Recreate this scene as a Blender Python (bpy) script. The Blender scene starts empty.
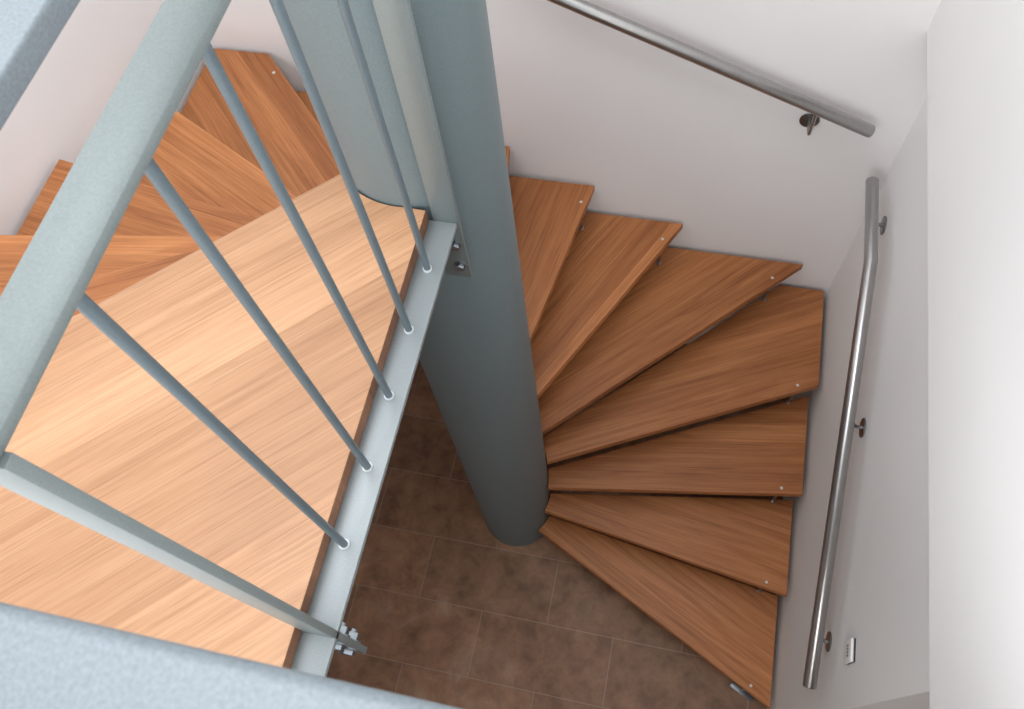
import bpy, bmesh, math, random
from mathutils import Vector, Matrix
random.seed(3)
D = bpy.data
COL = bpy.context.scene.collection
PI = math.pi

# ------------------------------------------------------------------ materials
def new_mat(name):
    m = D.materials.new(name); m.use_nodes = True
    nt = m.node_tree
    return m, nt, nt.nodes['Principled BSDF']

def N(nt, t, **kw):
    n = nt.nodes.new(t)
    for k, v in kw.items():
        setattr(n, k, v)
    return n

def math_node(nt, op, a, b=None):
    n = N(nt, 'ShaderNodeMath', operation=op)
    for i, v in enumerate((a, b)):
        if v is None: continue
        if isinstance(v, (int, float)): n.inputs[i].default_value = v
        else: nt.links.new(v, n.inputs[i])
    return n.outputs[0]

def mix(nt, fac, a, b, blend='MIX'):
    n = N(nt, 'ShaderNodeMix', data_type='RGBA', blend_type=blend)
    for s, v in ((n.inputs[0], fac), (n.inputs[6], a), (n.inputs[7], b)):
        if isinstance(v, (int, float)): s.default_value = v
        elif isinstance(v, tuple): s.default_value = (*v, 1)
        else: nt.links.new(v, s)
    return n.outputs[2]

def ramp(nt, src, stops):
    r = N(nt, 'ShaderNodeValToRGB')
    e = r.color_ramp.elements
    while len(e) < len(stops): e.new(0.5)
    for i, (p, c) in enumerate(stops):
        e[i].position = p; e[i].color = (*c, 1) if isinstance(c, tuple) else (c, c, c, 1)
    nt.links.new(src, r.inputs[0])
    return r.outputs[0]

def noise(nt, vec, scale, detail=4, rough=.55, dist=0.):
    n = N(nt, 'ShaderNodeTexNoise')
    n.inputs['Scale'].default_value = scale; n.inputs['Detail'].default_value = detail
    n.inputs['Roughness'].default_value = rough; n.inputs['Distortion'].default_value = dist
    if vec is not None: nt.links.new(vec, n.inputs['Vector'])
    return n.outputs['Fac']

def scaled(nt, vec, s):
    n = N(nt, 'ShaderNodeVectorMath', operation='MULTIPLY')
    nt.links.new(vec, n.inputs[0]); n.inputs[1].default_value = s
    return n.outputs[0]

def bump(nt, bsdf, h, strength, dist=.01):
    b = N(nt, 'ShaderNodeBump')
    b.inputs['Strength'].default_value = strength; b.inputs['Distance'].default_value = dist
    nt.links.new(h, b.inputs['Height']); nt.links.new(b.outputs[0], bsdf.inputs['Normal'])

def wood(name, dark, mid, light, strip=.10, rough=.42, contrast=1.0):
    """Glued oak board: staves along local x, each with its own tone, plus grain and pores."""
    m, nt, b = new_mat(name)
    tc = N(nt, 'ShaderNodeTexCoord'); oi = N(nt, 'ShaderNodeObjectInfo')
    so = N(nt, 'ShaderNodeSeparateXYZ'); nt.links.new(tc.outputs['Object'], so.inputs[0])
    uv = N(nt, 'ShaderNodeUVMap', uv_map='grain')
    sep = N(nt, 'ShaderNodeSeparateXYZ'); nt.links.new(uv.outputs[0], sep.inputs[0])
    rnd = math_node(nt, 'MULTIPLY', oi.outputs['Random'], 37.)
    stv = math_node(nt, 'FLOOR', math_node(nt, 'ADD', math_node(nt, 'DIVIDE', sep.outputs[1], strip), rnd))
    wn = N(nt, 'ShaderNodeTexWhiteNoise', noise_dimensions='1D'); nt.links.new(stv, wn.inputs['W'])
    comb = N(nt, 'ShaderNodeCombineXYZ')
    nt.links.new(math_node(nt, 'ADD', sep.outputs[0], math_node(nt, 'MULTIPLY', stv, 3.7)), comb.inputs[0])
    nt.links.new(sep.outputs[1], comb.inputs[1]); nt.links.new(math_node(nt, 'ADD', so.outputs[2], rnd), comb.inputs[2])
    v = comb.outputs[0]
    broad = noise(nt, scaled(nt, v, (1.1, 15., 1.)), 1., 4, .55, 2.2)
    fine = noise(nt, scaled(nt, v, (2.2, 190., 1.)), 1., 5, .6, .5)
    pores = noise(nt, scaled(nt, v, (9., 520., 1.)), 1., 2, .5)
    g = math_node(nt, 'ADD', math_node(nt, 'MULTIPLY', broad, .5), math_node(nt, 'MULTIPLY', fine, .5))
    col = ramp(nt, g, [(.5-.2/contrast, dark), (.5, mid), (.5+.2/contrast, light)])
    tone = ramp(nt, wn.outputs[0], [(0, (.76, .71, .68)), (.5, (1., 1., 1.)), (1, (1.14, 1.15, 1.17))])
    col = mix(nt, 1., col, tone, 'MULTIPLY')
    obt = ramp(nt, math_node(nt, 'FRACT', math_node(nt, 'MULTIPLY', oi.outputs['Random'], 7.31)), [(0, (.90, .87, .85)), (1, (1.08, 1.08, 1.08))])
    col = mix(nt, 1., col, obt, 'MULTIPLY')
    pr = ramp(nt, pores, [(.36, .72), (.46, 1.)])
    col = mix(nt, .6, col, mix(nt, 1., col, pr, 'MULTIPLY'))
    nt.links.new(col, b.inputs['Base Color'])
    b.inputs['Roughness'].default_value = rough
    b.inputs['Specular IOR Level'].default_value = .35
    bump(nt, b, fine, .06, .002)
    return m

def plaster(name, c, c2=None):
    m, nt, b = new_mat(name)
    tc = N(nt, 'ShaderNodeTexCoord')
    big = noise(nt, tc.outputs['Object'], 1.3, 3, .5)
    nt.links.new(ramp(nt, big, [(.35, c2 or tuple(x*.96 for x in c)), (.65, c)]), b.inputs['Base Color'])
    b.inputs['Roughness'].default_value = .85
    b.inputs['Specular IOR Level'].default_value = .2
    bump(nt, b, noise(nt, tc.outputs['Object'], 160., 4, .6), .12, .002)
    return m

def paint(name, c, rough=.5, metallic=.35, fleck=.05):
    m, nt, b = new_mat(name)
    tc = N(nt, 'ShaderNodeTexCoord')
    f = noise(nt, tc.outputs['Object'], 420., 3, .6)
    nt.links.new(ramp(nt, f, [(.3, tuple(x*(1-fleck*3) for x in c)), (.7, tuple(min(1, x*(1+fleck*3)) for x in c))]), b.inputs['Base Color'])
    b.inputs['Roughness'].default_value = rough; b.inputs['Metallic'].default_value = metallic
    bump(nt, b, f, .08, .001)
    return m

def steel(name, c, rough, axis=(120., 3., 120.)):
    m, nt, b = new_mat(name)
    tc = N(nt, 'ShaderNodeTexCoord')
    f = noise(nt, scaled(nt, tc.outputs['Object'], axis), 1., 3, .6)
    nt.links.new(ramp(nt, f, [(.3, tuple(x*.9 for x in c)), (.7, c)]), b.inputs['Base Color'])
    nt.links.new(ramp(nt, f, [(.3, rough*1.08), (.7, rough*.95)]), b.inputs['Roughness'])
    b.inputs['Metallic'].default_value = 1.
    return m

def plain(name, c, rough=.5, metallic=0.):
    m, nt, b = new_mat(name)
    tc = N(nt, 'ShaderNodeTexCoord')
    f = noise(nt, tc.outputs['Object'], 90., 2, .5)
    nt.links.new(ramp(nt, f, [(.3, tuple(x*.94 for x in c)), (.7, c)]), b.inputs['Base Color'])
    b.inputs['Roughness'].default_value = rough; b.inputs['Metallic'].default_value = metallic
    return m

def tiles(name):
    m, nt, b = new_mat(name)
    tc = N(nt, 'ShaderNodeTexCoord')
    mp = N(nt, 'ShaderNodeMapping'); mp.inputs['Location'].default_value = (.275, -.245, 0)
    nt.links.new(tc.outputs['Object'], mp.inputs[0])
    br = N(nt, 'ShaderNodeTexBrick', offset=.5)
    br.inputs['Color1'].default_value = (0, 0, 0, 1); br.inputs['Color2'].default_value = (1, 1, 1, 1)
    br.inputs['Mortar'].default_value = (.5, .5, .5, 1)
    br.inputs['Scale'].default_value = 1.; br.inputs['Mortar Size'].default_value = .0028
    br.inputs['Mortar Smooth'].default_value = .3
    br.inputs['Brick Width'].default_value = .61; br.inputs['Row Height'].default_value = .295
    nt.links.new(mp.outputs[0], br.inputs['Vector'])
    a = noise(nt, tc.outputs['Object'], 3.2, 6, .65, .8)
    c = noise(nt, tc.outputs['Object'], 11., 5, .65, .3)
    col = ramp(nt, a, [(.30, (.13, .064, .036)), (.44, (.28, .135, .07)), (.56, (.37, .195, .107)), (.68, (.50, .36, .26))])
    col = mix(nt, .55, col, ramp(nt, c, [(.35, (.15, .09, .06)), (.65, (.40, .24, .15))]))
    tone = ramp(nt, br.outputs['Color'], [(0, (.84, .84, .84)), (1, (1.12, 1.1, 1.08))])
    col = mix(nt, 1., col, tone, 'MULTIPLY')
    col = mix(nt, math_node(nt, 'MULTIPLY', br.outputs['Fac'], .4), col, (.42, .34, .29))
    nt.links.new(col, b.inputs['Base Color'])
    b.inputs['Roughness'].default_value = .55
    h = math_node(nt, 'SUBTRACT', math_node(nt, 'MULTIPLY', c, .3), br.outputs['Fac'])
    bump(nt, b, h, .25, .003)
    return m

M_TREAD = wood('oiled_oak', (.225, .078, .026), (.40, .155, .054), (.53, .235, .092), strip=.082)
M_EDGE_SHADED = wood('oiled_oak_edge_shaded', (.12, .05, .022), (.2, .085, .038), (.26, .12, .055), strip=.082)  # oiled landing edge; the shade on its side is in the colour too
M_LAND = wood('pale_oak_lit', (.320, .165, .086), (.415, .232, .125), (.480, .290, .168), strip=.105, contrast=1.0)  # paler wood than the treads; the landing's bright exposure is also in it
M_WALL = plaster('white_plaster', (.85, .835, .835))
M_WALL_R = plaster('white_plaster_cool', (.84, .84, .835))
M_FLOOR = tiles('brown_stone_tile')
M_COLUMN = paint('grey_green_paint', (.15, .195, .208), .48, .15, .04)
M_FRAME = paint('grey_green_metallic_paint', (.20, .235, .235), .46, .3, .03)
M_FRAME_LIT = paint('grey_green_metallic_paint_lit', (.255, .285, .295), .45, .3, .03)  # frame paint again, with the bottom rail's reflected brightness in the colour
M_BAR = paint('baluster_paint', (.125, .165, .185), .42, .3, .02)
M_RAIL = paint('pale_blue_grey_paint', (.165, .195, .215), .5, .12, .05)
M_STEEL = steel('brushed_steel', (.44, .435, .43), .3)
M_ROSE = steel('dark_steel', (.22, .23, .24), .35)
M_ZINC = steel('galvanised_steel', (.33, .37, .40), .38, (60., 60., 60.))
M_CAP = plain('screw_cap_metal', (.60, .58, .55), .4, .3)
M_WELD = plain('weld_bead', (.62, .66, .68), .45, .3)
M_PLASTIC = plain('white_plastic', (.90, .90, .88), .35)
M_PRINT = plain('grey_print', (.22, .22, .23), .6)
M_NEAR_BLACK = plain('near_black', (.03, .03, .035), .5)

# ------------------------------------------------------------------ mesh helpers
def link(name, bm, mat, parent=None, smooth=False, mw=None):
    bmesh.ops.recalc_face_normals(bm, faces=bm.faces[:])
    me = D.meshes.new(name); bm.to_mesh(me); bm.free()
    for m in (mat if isinstance(mat, (list, tuple)) else [mat]): me.materials.append(m)
    if smooth:
        for p in me.polygons: p.use_smooth = True
    o = D.objects.new(name, me); COL.objects.link(o)
    if parent is not None: o.parent = parent
    if mw is not None: o.matrix_local = mw
    return o

def auto_smooth(o, ang=40):
    me = o.data
    for p in me.polygons: p.use_smooth = True
    bm = bmesh.new(); bm.from_mesh(me)
    for e in bm.edges:
        if len(e.link_faces) == 2 and e.calc_face_angle(0) > math.radians(ang): e.smooth = False
    bm.to_mesh(me); bm.free()
    return o

def thing(name, label, cat, loc=(0, 0, 0), group=None):
    o = D.objects.new(name, None); COL.objects.link(o); o.location = loc
    o.empty_display_size = .1
    return tag(o, label, cat, group)

def tag(o, label, cat, group=None):
    o['label'] = label; o['category'] = cat
    if group: o['group'] = group
    return o

def struct(o):
    o['kind'] = 'structure'; return o

def box(bm, x0, x1, y0, y1, z0, z1, bev=0., seg=2):
    r = bmesh.ops.create_cube(bm, size=1.)
    vs = r['verts']
    for v in vs:
        v.co = Vector(((x0+x1)/2+v.co.x*(x1-x0), (y0+y1)/2+v.co.y*(y1-y0), (z0+z1)/2+v.co.z*(z1-z0)))
    if bev:
        es = list({e for v in vs for e in v.link_edges})
        bmesh.ops.bevel(bm, geom=es, offset=bev, segments=seg, profile=.5, affect='EDGES')
    return bm

def cyl(bm, a, b, r, n=24, r2=None, bev=0.):
    a, b = Vector(a), Vector(b); d = b-a
    M = Matrix.Translation((a+b)/2) @ d.to_track_quat('Z', 'Y').to_matrix().to_4x4()
    q = bmesh.ops.create_cone(bm, cap_ends=True, segments=n, radius1=r, radius2=r if r2 is None else r2, depth=d.length, matrix=M)
    if bev:
        es = [e for e in {e for v in q['verts'] for e in v.link_edges} if len(e.link_faces) == 2 and e.calc_face_angle(0) > 1.]
        bmesh.ops.bevel(bm, geom=es, offset=bev, segments=3, profile=.5, affect='EDGES')
    return bm

def tube(bm, pts, r, n=24, dome=0.):
    """Round bar along a polyline; mitred at bends; slightly domed closed ends."""
    P = [Vector(p) for p in pts]; rings = []
    t0 = (P[1]-P[0]).normalized()
    up = Vector((0, 0, 1)) if abs(t0.z) < .9 else Vector((1, 0, 0))
    u = t0.cross(up).normalized(); w = u.cross(t0).normalized()
    def ring(c, t, rad, stretch=None):
        return [bm.verts.new(c + u*math.cos(2*PI*k/n)*rad + w*math.sin(2*PI*k/n)*rad) for k in range(n)]
    prev = t0
    for i, p in enumerate(P):
        tin = (P[i]-P[i-1]).normalized() if i else (P[1]-P[0]).normalized()
        tout = (P[i+1]-P[i]).normalized() if i < len(P)-1 else tin
        q = prev.rotation_difference(tin); u = q @ u; w = q @ w
        t = (tin+tout).normalized()
        if i == 0 and dome:
            rings.append(ring(p, tin, r*.55)); rings.append(ring(p+tin*dome*.35, tin, r*.9)); rings.append(ring(p+tin*dome, tin, r))
        elif i == len(P)-1 and dome:
            rings.append(ring(p-tin*dome, tin, r)); rings.append(ring(p-tin*dome*.35, tin, r*.9)); rings.append(ring(p, tin, r*.55))
        else:
            vs = []
            for k in range(n):
                off = u*math.cos(2*PI*k/n)*r + w*math.sin(2*PI*k/n)*r
                s = -off.dot(t)/max(.2, tin.dot(t))
                vs.append(bm.verts.new(p+off+tin*s))
            rings.append(vs)
        prev = tin
        if i < len(P)-1:
            q = tin.rotation_difference(tout); u = q @ u; w = q @ w; prev = tout
    for a, b in zip(rings, rings[1:]):
        for k in range(n):
            bm.faces.new((a[k], a[(k+1) % n], b[(k+1) % n], b[k]))
    bm.faces.new(rings[0][::-1]); bm.faces.new(rings[-1])
    return bm

def prism(bm, poly, z0, z1, bev=0., grain=0.):
    lo = [bm.verts.new((x, y, z0)) for x, y in poly]; hi = [bm.verts.new((x, y, z1)) for x, y in poly]
    n = len(poly)
    top = bm.faces.new(hi); bot = bm.faces.new(lo[::-1])
    for k in range(n): bm.faces.new((lo[k], lo[(k+1) % n], hi[(k+1) % n], hi[k]))
    if bev:
        es = [e for e in top.edges] + [e for e in bot.edges]
        bmesh.ops.bevel(bm, geom=es, offset=bev, segments=2, profile=.5, affect='EDGES')
    bmesh.ops.remove_doubles(bm, verts=bm.verts[:], dist=.0005)
    bmesh.ops.triangulate(bm, faces=[f for f in bm.faces if len(f.verts) > 4], ngon_method='EAR_CLIP')
    uv = bm.loops.layers.uv.new('grain'); c, s = math.cos(grain), math.sin(grain)
    for f in bm.faces:
        for l in f.loops:
            l[uv].uv = (l.vert.co.x*c+l.vert.co.y*s, -l.vert.co.x*s+l.vert.co.y*c)
    return bm

# ------------------------------------------------------------------ layout (metres; x to the right, y to the back, z up)
RISE = .18
CX, CY, CR = -.51, 1.026, .165           # stair column
XW, YW, XL = .72, 2.08, -1.775          # wall faces: right, back, left
TX, TY, TL = .699, 2.061, -1.755        # where the treads end
Z_LAND = 2.687
X_UP, Z_UP = .635, 2.125                # thicker upper part of right wall
Z_SLAB = 2.66

# ------------------------------------------------------------------ the room
bm = bmesh.new(); box(bm, -2.1, 3., -2.4, 2.4, -.12, 0.); struct(link('floor', bm, M_FLOOR))
bm = bmesh.new(); box(bm, XL-.3, XW+.35, YW, YW+.3, 0., 5.4); struct(link('wall_back', bm, M_WALL))
bm = bmesh.new(); box(bm, XL-.3, XL, -2.4, YW, 0., 5.4); struct(link('wall_left', bm, M_WALL))
bm = bmesh.new(); box(bm, XW, XW+.35, .31, YW, 0., Z_UP); box(bm, X_UP, XW+.35, -2.4, YW, Z_UP, 5.4); struct(link('wall_right', bm, M_WALL_R))
bm = bmesh.new(); box(bm, XL, 3., -2.4, -2.1, 0., 2.44); struct(link('wall_front', bm, M_WALL))
bm = bmesh.new(); box(bm, 2.6, 3., -2.1, .6, 0., 2.44); box(bm, XW+.35, 2.6, .31, .6, 0., 2.44); box(bm, XW+.35, 3., -2.4, .6, 2.44, 2.7); struct(link('wall_corridor', bm, M_WALL))
bm = bmesh.new(); box(bm, XL, X_UP, -2.4, -.075, 2.44, Z_SLAB); struct(link('ceiling', bm, M_WALL))   # slab of the upper storey

# ------------------------------------------------------------------ the stair
stair = thing('spiral_staircase', 'oak winder staircase turning around a thick grey steel column', 'staircase', (CX, CY, 0))
bm = bmesh.new(); cyl(bm, (0, 0, 0), (0, 0, 5.2), CR, 96)
col = auto_smooth(link('column', bm, M_COLUMN, stair)); col['label'] = 'thick round steel column painted grey green'

def ang(n): return math.radians(-26.8 + 17.95*(n-1))
def off_of(n): return {5: .031, 6: .026, 7: .021, 8: .014, 9: .008, 14: .004}.get(n, .038 if n < 8 else .003)
RC = CR + .004; LOFF = .014

def clip(poly, a, b, c):                 # keep a*x+b*y <= c
    out = []
    for i in range(len(poly)):
        p, q = poly[i], poly[(i+1) % len(poly)]
        dp, dq = a*p[0]+b*p[1]-c, a*q[0]+b*q[1]-c
        if dp <= 0: out.append(p)
        if (dp < 0) != (dq < 0) and dp != dq:
            t = dp/(dp-dq); out.append((p[0]+t*(q[0]-p[0]), p[1]+t*(q[1]-p[1])))
    return out

def front_pt(n, off, s):                 # point on a line parallel to tread n's front edge, s along it
    a = ang(n); return (CX + math.sin(a)*off + math.cos(a)*s, CY - math.cos(a)*off + math.sin(a)*s)

def arc(a0, a1, k=9):
    return [(CX+RC*math.cos(a0+(a1-a0)*i/k), CY+RC*math.sin(a0+(a1-a0)*i/k)) for i in range(k+1)]

def to_local(poly, o, a):
    c, s = math.cos(a), math.sin(a)
    return [((x-o[0])*c+(y-o[1])*s, -(x-o[0])*s+(y-o[1])*c) for x, y in poly]

TH = .038
def tread_poly(n):
    OFF = off_of(n); lap = off_of(n+1)-(.031 if n < 4 else .042 if n == 4 else .058) if n < 14 else LOFF-.08
    s0 = math.sqrt(RC**2-OFF**2); s1 = math.sqrt(RC**2-lap**2)
    A, A2 = front_pt(n, OFF, s0), front_pt(n, OFF, 4.5)
    B, B2 = front_pt(n+1, lap, s1), front_pt(n+1, lap, 4.5)
    poly = [A, A2, B2, B]
    for h in ((1, 0, TX), (0, 1, TY), (-1, 0, -TL), (0, -1, .05)): poly = clip(poly, *h)
    aA = math.atan2(A[1]-CY, A[0]-CX); aB = math.atan2(B[1]-CY, B[0]-CX)
    if aB < aA: aB += 2*PI
    # rotate list so that it starts at A and ends at B
    i = min(range(len(poly)), key=lambda k: (poly[k][0]-A[0])**2+(poly[k][1]-A[1])**2)
    poly = poly[i:]+poly[:i]
    return poly + arc(aB, aA, 8)[1:-1]

def screw_xy(n):
    """inset a hand's breadth from the wall and close behind the front edge"""
    a = ang(n); off = off_of(n)-.025; best = None
    for s in [i*.004 for i in range(60, 460)]:
        x, y = front_pt(n, off, s)
        if x < TX-.082 and y < TY-.086 and x > TL+.082: best = (x, y)
    return best

for n in range(1, 15):
    OFF = off_of(n); a = ang(n); o = front_pt(n, OFF, math.sqrt(RC**2-OFF**2)); z = RISE*n
    bm = bmesh.new(); prism(bm, to_local(tread_poly(n), o, 0), -TH, 0., .0025, a)
    t = auto_smooth(link('tread', bm, M_TREAD, stair, mw=Matrix.Translation((o[0]-CX, o[1]-CY, z))), 20)
    sx, sy = to_local([screw_xy(n)], o, 0)[0]
    bm = bmesh.new(); cyl(bm, (sx, sy, -.001), (sx, sy, .0012), .0062, 20, bev=.0008)
    auto_smooth(link('screw_cap', bm, M_CAP, t))
    bm = bmesh.new(); zl = -RISE if n > 1 else -RISE
    cyl(bm, (sx, sy, -TH), (sx, sy, zl), .0065, 16); cyl(bm, (sx, sy, -TH), (sx, sy, -TH-.008), .012, 20, bev=.001)
    cyl(bm, (sx, sy, zl), (sx, sy, zl+.006), .011, 20, bev=.001)
    auto_smooth(link('spacer_bolt', bm, M_STEEL, t))

    if n == 1:                           # foot plate of the lowest spacer, lying on the floor along the front edge
        bm = bmesh.new(); box(bm, -.055, .055, -.026, .026, 0., .008, .001)
        cyl(bm, (-.036, 0, .008), (-.036, 0, .014), .008, 6); cyl(bm, (.036, 0, .008), (.036, 0, .014), .008, 6)
        auto_smooth(link('foot_plate', bm, M_ROSE, t, mw=Matrix.Translation((sx, sy, -RISE)) @ Matrix.Rotation(a, 4, 'Z')))

# landing board: front edge like one more tread, then straight along the stairwell
XE = -.452
n = 15; a = ang(n); o = front_pt(n, LOFF, math.sqrt(RC**2-LOFF**2))
s = (-.072-front_pt(n, LOFF, 0)[1])/math.sin(a); pl = front_pt(n, LOFF, s)
aA = math.atan2(o[1]-CY, o[0]-CX) % (2*PI); aE = 2*PI-math.acos((XE-CX)/RC)
poly = [o, pl, (XE, -.072), (XE, .85), (CX, .85)]
arc_pts = arc(aE-.25, aA, 12)[1:-1]
poly[-1] = (CX+RC*math.cos(aE-.25), CY+RC*math.sin(aE-.25)-.0)
poly[-2] = (XE, poly[-1][1])
bm = bmesh.new(); prism(bm, to_local(poly+arc_pts, o, 0), -.036, 0., .002, a)
land = auto_smooth(link('landing', bm, [M_LAND, M_EDGE_SHADED], stair, mw=Matrix.Translation((o[0]-CX, o[1]-CY, Z_LAND))), 20)
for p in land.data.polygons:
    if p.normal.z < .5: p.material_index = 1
land['label'] = 'pale brightly lit oak landing board'

# ------------------------------------------------------------------ balustrade panel beside the landing
PX0, PX1 = -.463, -.402
ZB, ZT = 2.649, 3.457
bal = thing('balustrade', 'grey green steel balustrade panel with five thin round bars beside pale brightly lit oak landing', 'railing', (-.43, .48, ZB))
BL = Vector((-.43, .48, ZB))
def loc(*p): return tuple(p[i]-BL[i] for i in range(3))
def lbox(bm, x0, x1, y0, y1, z0, z1, bev=.0012):
    return box(bm, x0-BL.x, x1-BL.x, y0-BL.y, y1-BL.y, z0-BL.z, z1-BL.z, bev)
bm = bmesh.new(); lbox(bm, -.457, -.405,   .090, .872, ZT-.012, ZT); auto_smooth(link('top_rail', bm, M_FRAME, bal))
bm = bmesh.new(); lbox(bm, -.472, -.399, -.07, .863, ZB-.012, ZB); auto_smooth(link('bottom_rail', bm, M_FRAME_LIT, bal))['label'] = 'flat bottom rail, lighter from reflected light'
def post(x0, x1, y0, y1, zb):
    bm = bmesh.new(); lbox(bm, x0, x1, y0, y1, zb, ZT-.012)
    return auto_smooth(link('post', bm, M_FRAME, bal))
p_near = post(-.4500, -.399, .092, .104, 2.455); p_far = post(-.4455, -.394, .863, .872, 2.452)
YB = [.232 + .1305*k for k in range(5)]
for y in YB:
    bm = bmesh.new(); cyl(bm, loc(-.428, y, ZB), loc(-.428, y, ZT-.012), .0065, 20)
    r = auto_smooth(link('baluster', bm, M_BAR, bal))
    bm = bmesh.new(); tube(bm, [loc(-.428, y, ZB), loc(-.428, y, ZB+.0015), loc(-.428, y, ZB+.0045)], .0088, 20)
    auto_smooth(link('weld', bm, M_WELD, r))
def hexbolt(par, x, z, y0, y1, r):
    bm = bmesh.new()
    cyl(bm, loc(x, y0-.004, z), loc(x, y1+.019, z), r*.5, 16)
    cyl(bm, loc(x, y0-.011, z), loc(x, y0-.002, z), r, 6, bev=.001)
    cyl(bm, loc(x, y0-.002, z), loc(x, y0, z), r*1.25, 24)
    cyl(bm, loc(x, y1, z), loc(x, y1+.002, z), r*1.25, 24)
    cyl(bm, loc(x, y1+.002, z), loc(x, y1+.014, z), r, 6, bev=.001)
    auto_smooth(link('bolt', bm, M_ZINC, par))
for z in (2.585, 2.515): hexbolt(p_near, -.4165, z, .092, .104, .0155)
for z in (2.575, 2.500): hexbolt(p_far, -.412, z, .863, .872, .0105)

# ------------------------------------------------------------------ upper guard rail close above: two flat bars in an L
guard = thing('guard_rail', 'blue grey flat bar guard rail in near foreground along bottom and top left corner', 'railing', (-.41, -.03, Z_SLAB))
GL = Vector((-.41, -.03, Z_SLAB)); ZG = 3.61
def gbox(bm, x0, x1, y0, y1, z0, z1, bev=.007):
    return box(bm, x0-GL.x, x1-GL.x, y0-GL.y, y1-GL.y, z0-GL.z, z1-GL.z, bev, 4)
bm = bmesh.new(); gbox(bm, -.455, X_UP-.002, -.055, .0095, ZG-.020, ZG); auto_smooth(link('front_rail', bm, M_RAIL, guard))
bm = bmesh.new(); gbox(bm, -.455, -.382, .0095, .860, ZG-.020, ZG, .003); auto_smooth(link('side_rail', bm, M_RAIL, guard))
bm = bmesh.new(); gbox(bm, -.445, -.395, -.087, -.075, 2.46, ZG-.016, .001); gbox(bm, -.445, -.395, -.075, -.03, ZG-.03, ZG-.016, .001); auto_smooth(link('post', bm, M_FRAME, guard))
bm = bmesh.new(); gbox(bm, -.43, -.42, .66, .67, ZT, ZG-.018, .001); auto_smooth(link('spacer', bm, M_FRAME, guard))

# ------------------------------------------------------------------ wall handrails
def handrail(name, label, pts, brackets, wall):
    base = Vector(pts[0])
    t = thing(name, label, 'handrail', base)
    bm = bmesh.new(); tube(bm, [Vector(p)-base for p in pts], .0212, 40, dome=.006)
    auto_smooth(link('rail_tube', bm, M_STEEL, t), 50)
    for r, q in brackets:                # rosette centre on the wall, foot of the rail above
        r = Vector(r)-base; q = Vector(q)-base
        nrm = Vector((-1, 0, 0)) if wall == 'x' else Vector((0, -1, 0))
        bm = bmesh.new()
        k = .5 if wall == 'x' else 1.
        e = Vector((r.x+(q.x-r.x)*k, r.y+(q.y-r.y)*k, r.z))
        pts2 = [r+nrm*.003]
        d = (e-r); L = d.length; c = .018
        pts2.append(r + d*((L-c)/L))
        for k in range(1, 6):
            th = PI/2*k/6
            pts2.append(r + d*((L-c)/L) + d.normalized()*c*math.sin(th) + Vector((0, 0, c*(1-math.cos(th)))))
        if wall == 'y': pts2.append(e+Vector((0, 0, c)))
        pts2.append(q)
        tube(bm, pts2, .006, 16)
        b = auto_smooth(link('bracket', bm, M_STEEL, t), 50)
        bm = bmesh.new(); cyl(bm, r, r+nrm*.005, .033, 40, bev=.0015)
        auto_smooth(link('rosette', bm, M_ROSE, b))
    return t
XR = .652
def zr(y):
    if y > 1.645: return 1.575
    return 1.575 - (1.645-y)*(1.575-1.048)/(1.645-.371)
handrail('handrail', 'brushed steel tube handrail on the right wall with a slight bend', 
         [(XR, .371, 1.048), (XR, 1.645, 1.577), (XR, 1.992, 1.566)],
         [((XW, y, zr(y)-d), (XR, y, zr(y)-.015)) for y, d in ((.534, .122), (1.179, .078), (1.875, .10))], 'x')
YR = 2.008
def zb(x): return 1.777 + (.588-x)*.417
handrail('handrail', 'straight brushed steel tube handrail sloping across the back wall',
         [(.588, YR, zb(.588)), (-1.0, YR, zb(-1.0))],
         [((x, YW, zb(x)-.128), (x, YR, zb(x)-.015)) for x in (.40, -.75)], 'y')

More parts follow.
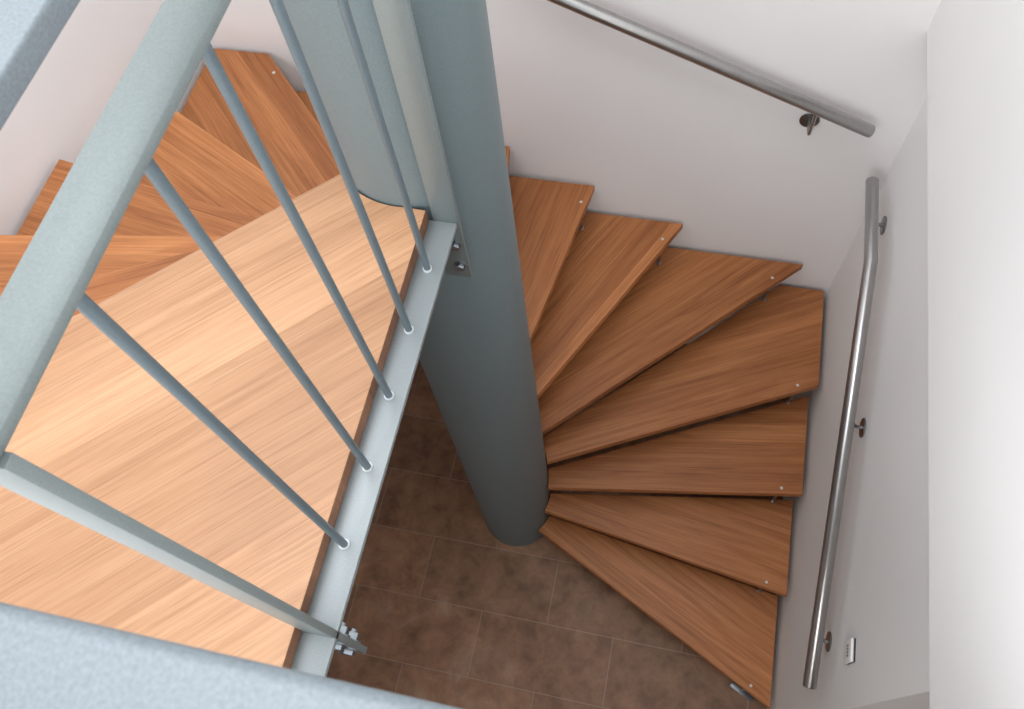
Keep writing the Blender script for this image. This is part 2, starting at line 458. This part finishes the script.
# ------------------------------------------------------------------ light switch
sw = thing('light_switch', 'small white switch plate on right wall beside lower end of handrail', 'switch', (XW, .47, 1.262))
bm = bmesh.new(); box(bm, -.004, 0., -.034, .034, -.036, .039, .001); link('dark_backing', bm, M_NEAR_BLACK, sw)  # dark backing, reaching slightly above the face plate
bm = bmesh.new(); box(bm, -.013, -.004, -.034, .034, -.036, .036, .003, 3); auto_smooth(link('face_plate', bm, M_PLASTIC, sw))
bm = bmesh.new()
for k in range(4):
    y = -.017+.0095*k
    box(bm, -.0134, -.0128, y, y+.0062, -.006, .010)
link('marking', bm, M_PRINT, sw)

# ------------------------------------------------------------------ light
w = D.worlds.new('World'); bpy.context.scene.world = w; w.use_nodes = True
bg = w.node_tree.nodes['Background']; bg.inputs[0].default_value = (.93, .97, 1., 1); bg.inputs[1].default_value = .62
def area(name, loc, target, sx, sy, power, color=(1, 1, 1)):
    l = D.lights.new(name, 'AREA'); l.shape = 'RECTANGLE'; l.size = sx; l.size_y = sy; l.energy = power; l.color = color
    o = D.objects.new(name, l); COL.objects.link(o); o.location = loc
    o.rotation_euler = (Vector(target)-Vector(loc)).to_track_quat('-Z', 'Y').to_euler()
    return o
area('daylight_window', (-1.0, -2.3, 4.2), (.1, 1.3, 2.6), 1.4, 2.0, 68, (.98, .985, 1.))
area('overhead_fill', (-.75, .7, 5.3), (-.55, .8, 0.), 1.7, 1.7, 60, (.97, .98, 1.))  # added area light in place of a bright ceiling, lifts landing and rails
area('lower_room_fill', (.1, -1.2, 2.4), (.1, -.6, 0.), .8, .8, 18, (1., .97, .94))  # unseen fill added under the slab to brighten floor and lowest treads

# ------------------------------------------------------------------ camera
cam = D.cameras.new('Camera'); co = D.objects.new('Camera', cam); COL.objects.link(co)
R = Matrix(((0.9745703389063729, -0.15289861770829363, 0.1638129031145296),
            (0.20934756801027188, 0.8819673974765817, -0.42226426033536146),
            (-0.07991402011812324, 0.44582005617881126, 0.8915482192324874)))
co.matrix_world = Matrix.Translation((0, 0, 3.9321667)) @ R.to_4x4()
cam.sensor_width = 36.; cam.lens = 825.5958*36/1024
cam.clip_start = .02
cam.dof.use_dof = True; cam.dof.focus_distance = 2.2; cam.dof.aperture_fstop = 18.
bpy.context.scene.camera = co
sc = bpy.context.scene
sc.view_settings.view_transform = 'Standard'; sc.view_settings.look = 'None'
sc.view_settings.exposure = .22; sc.view_settings.gamma = 1.
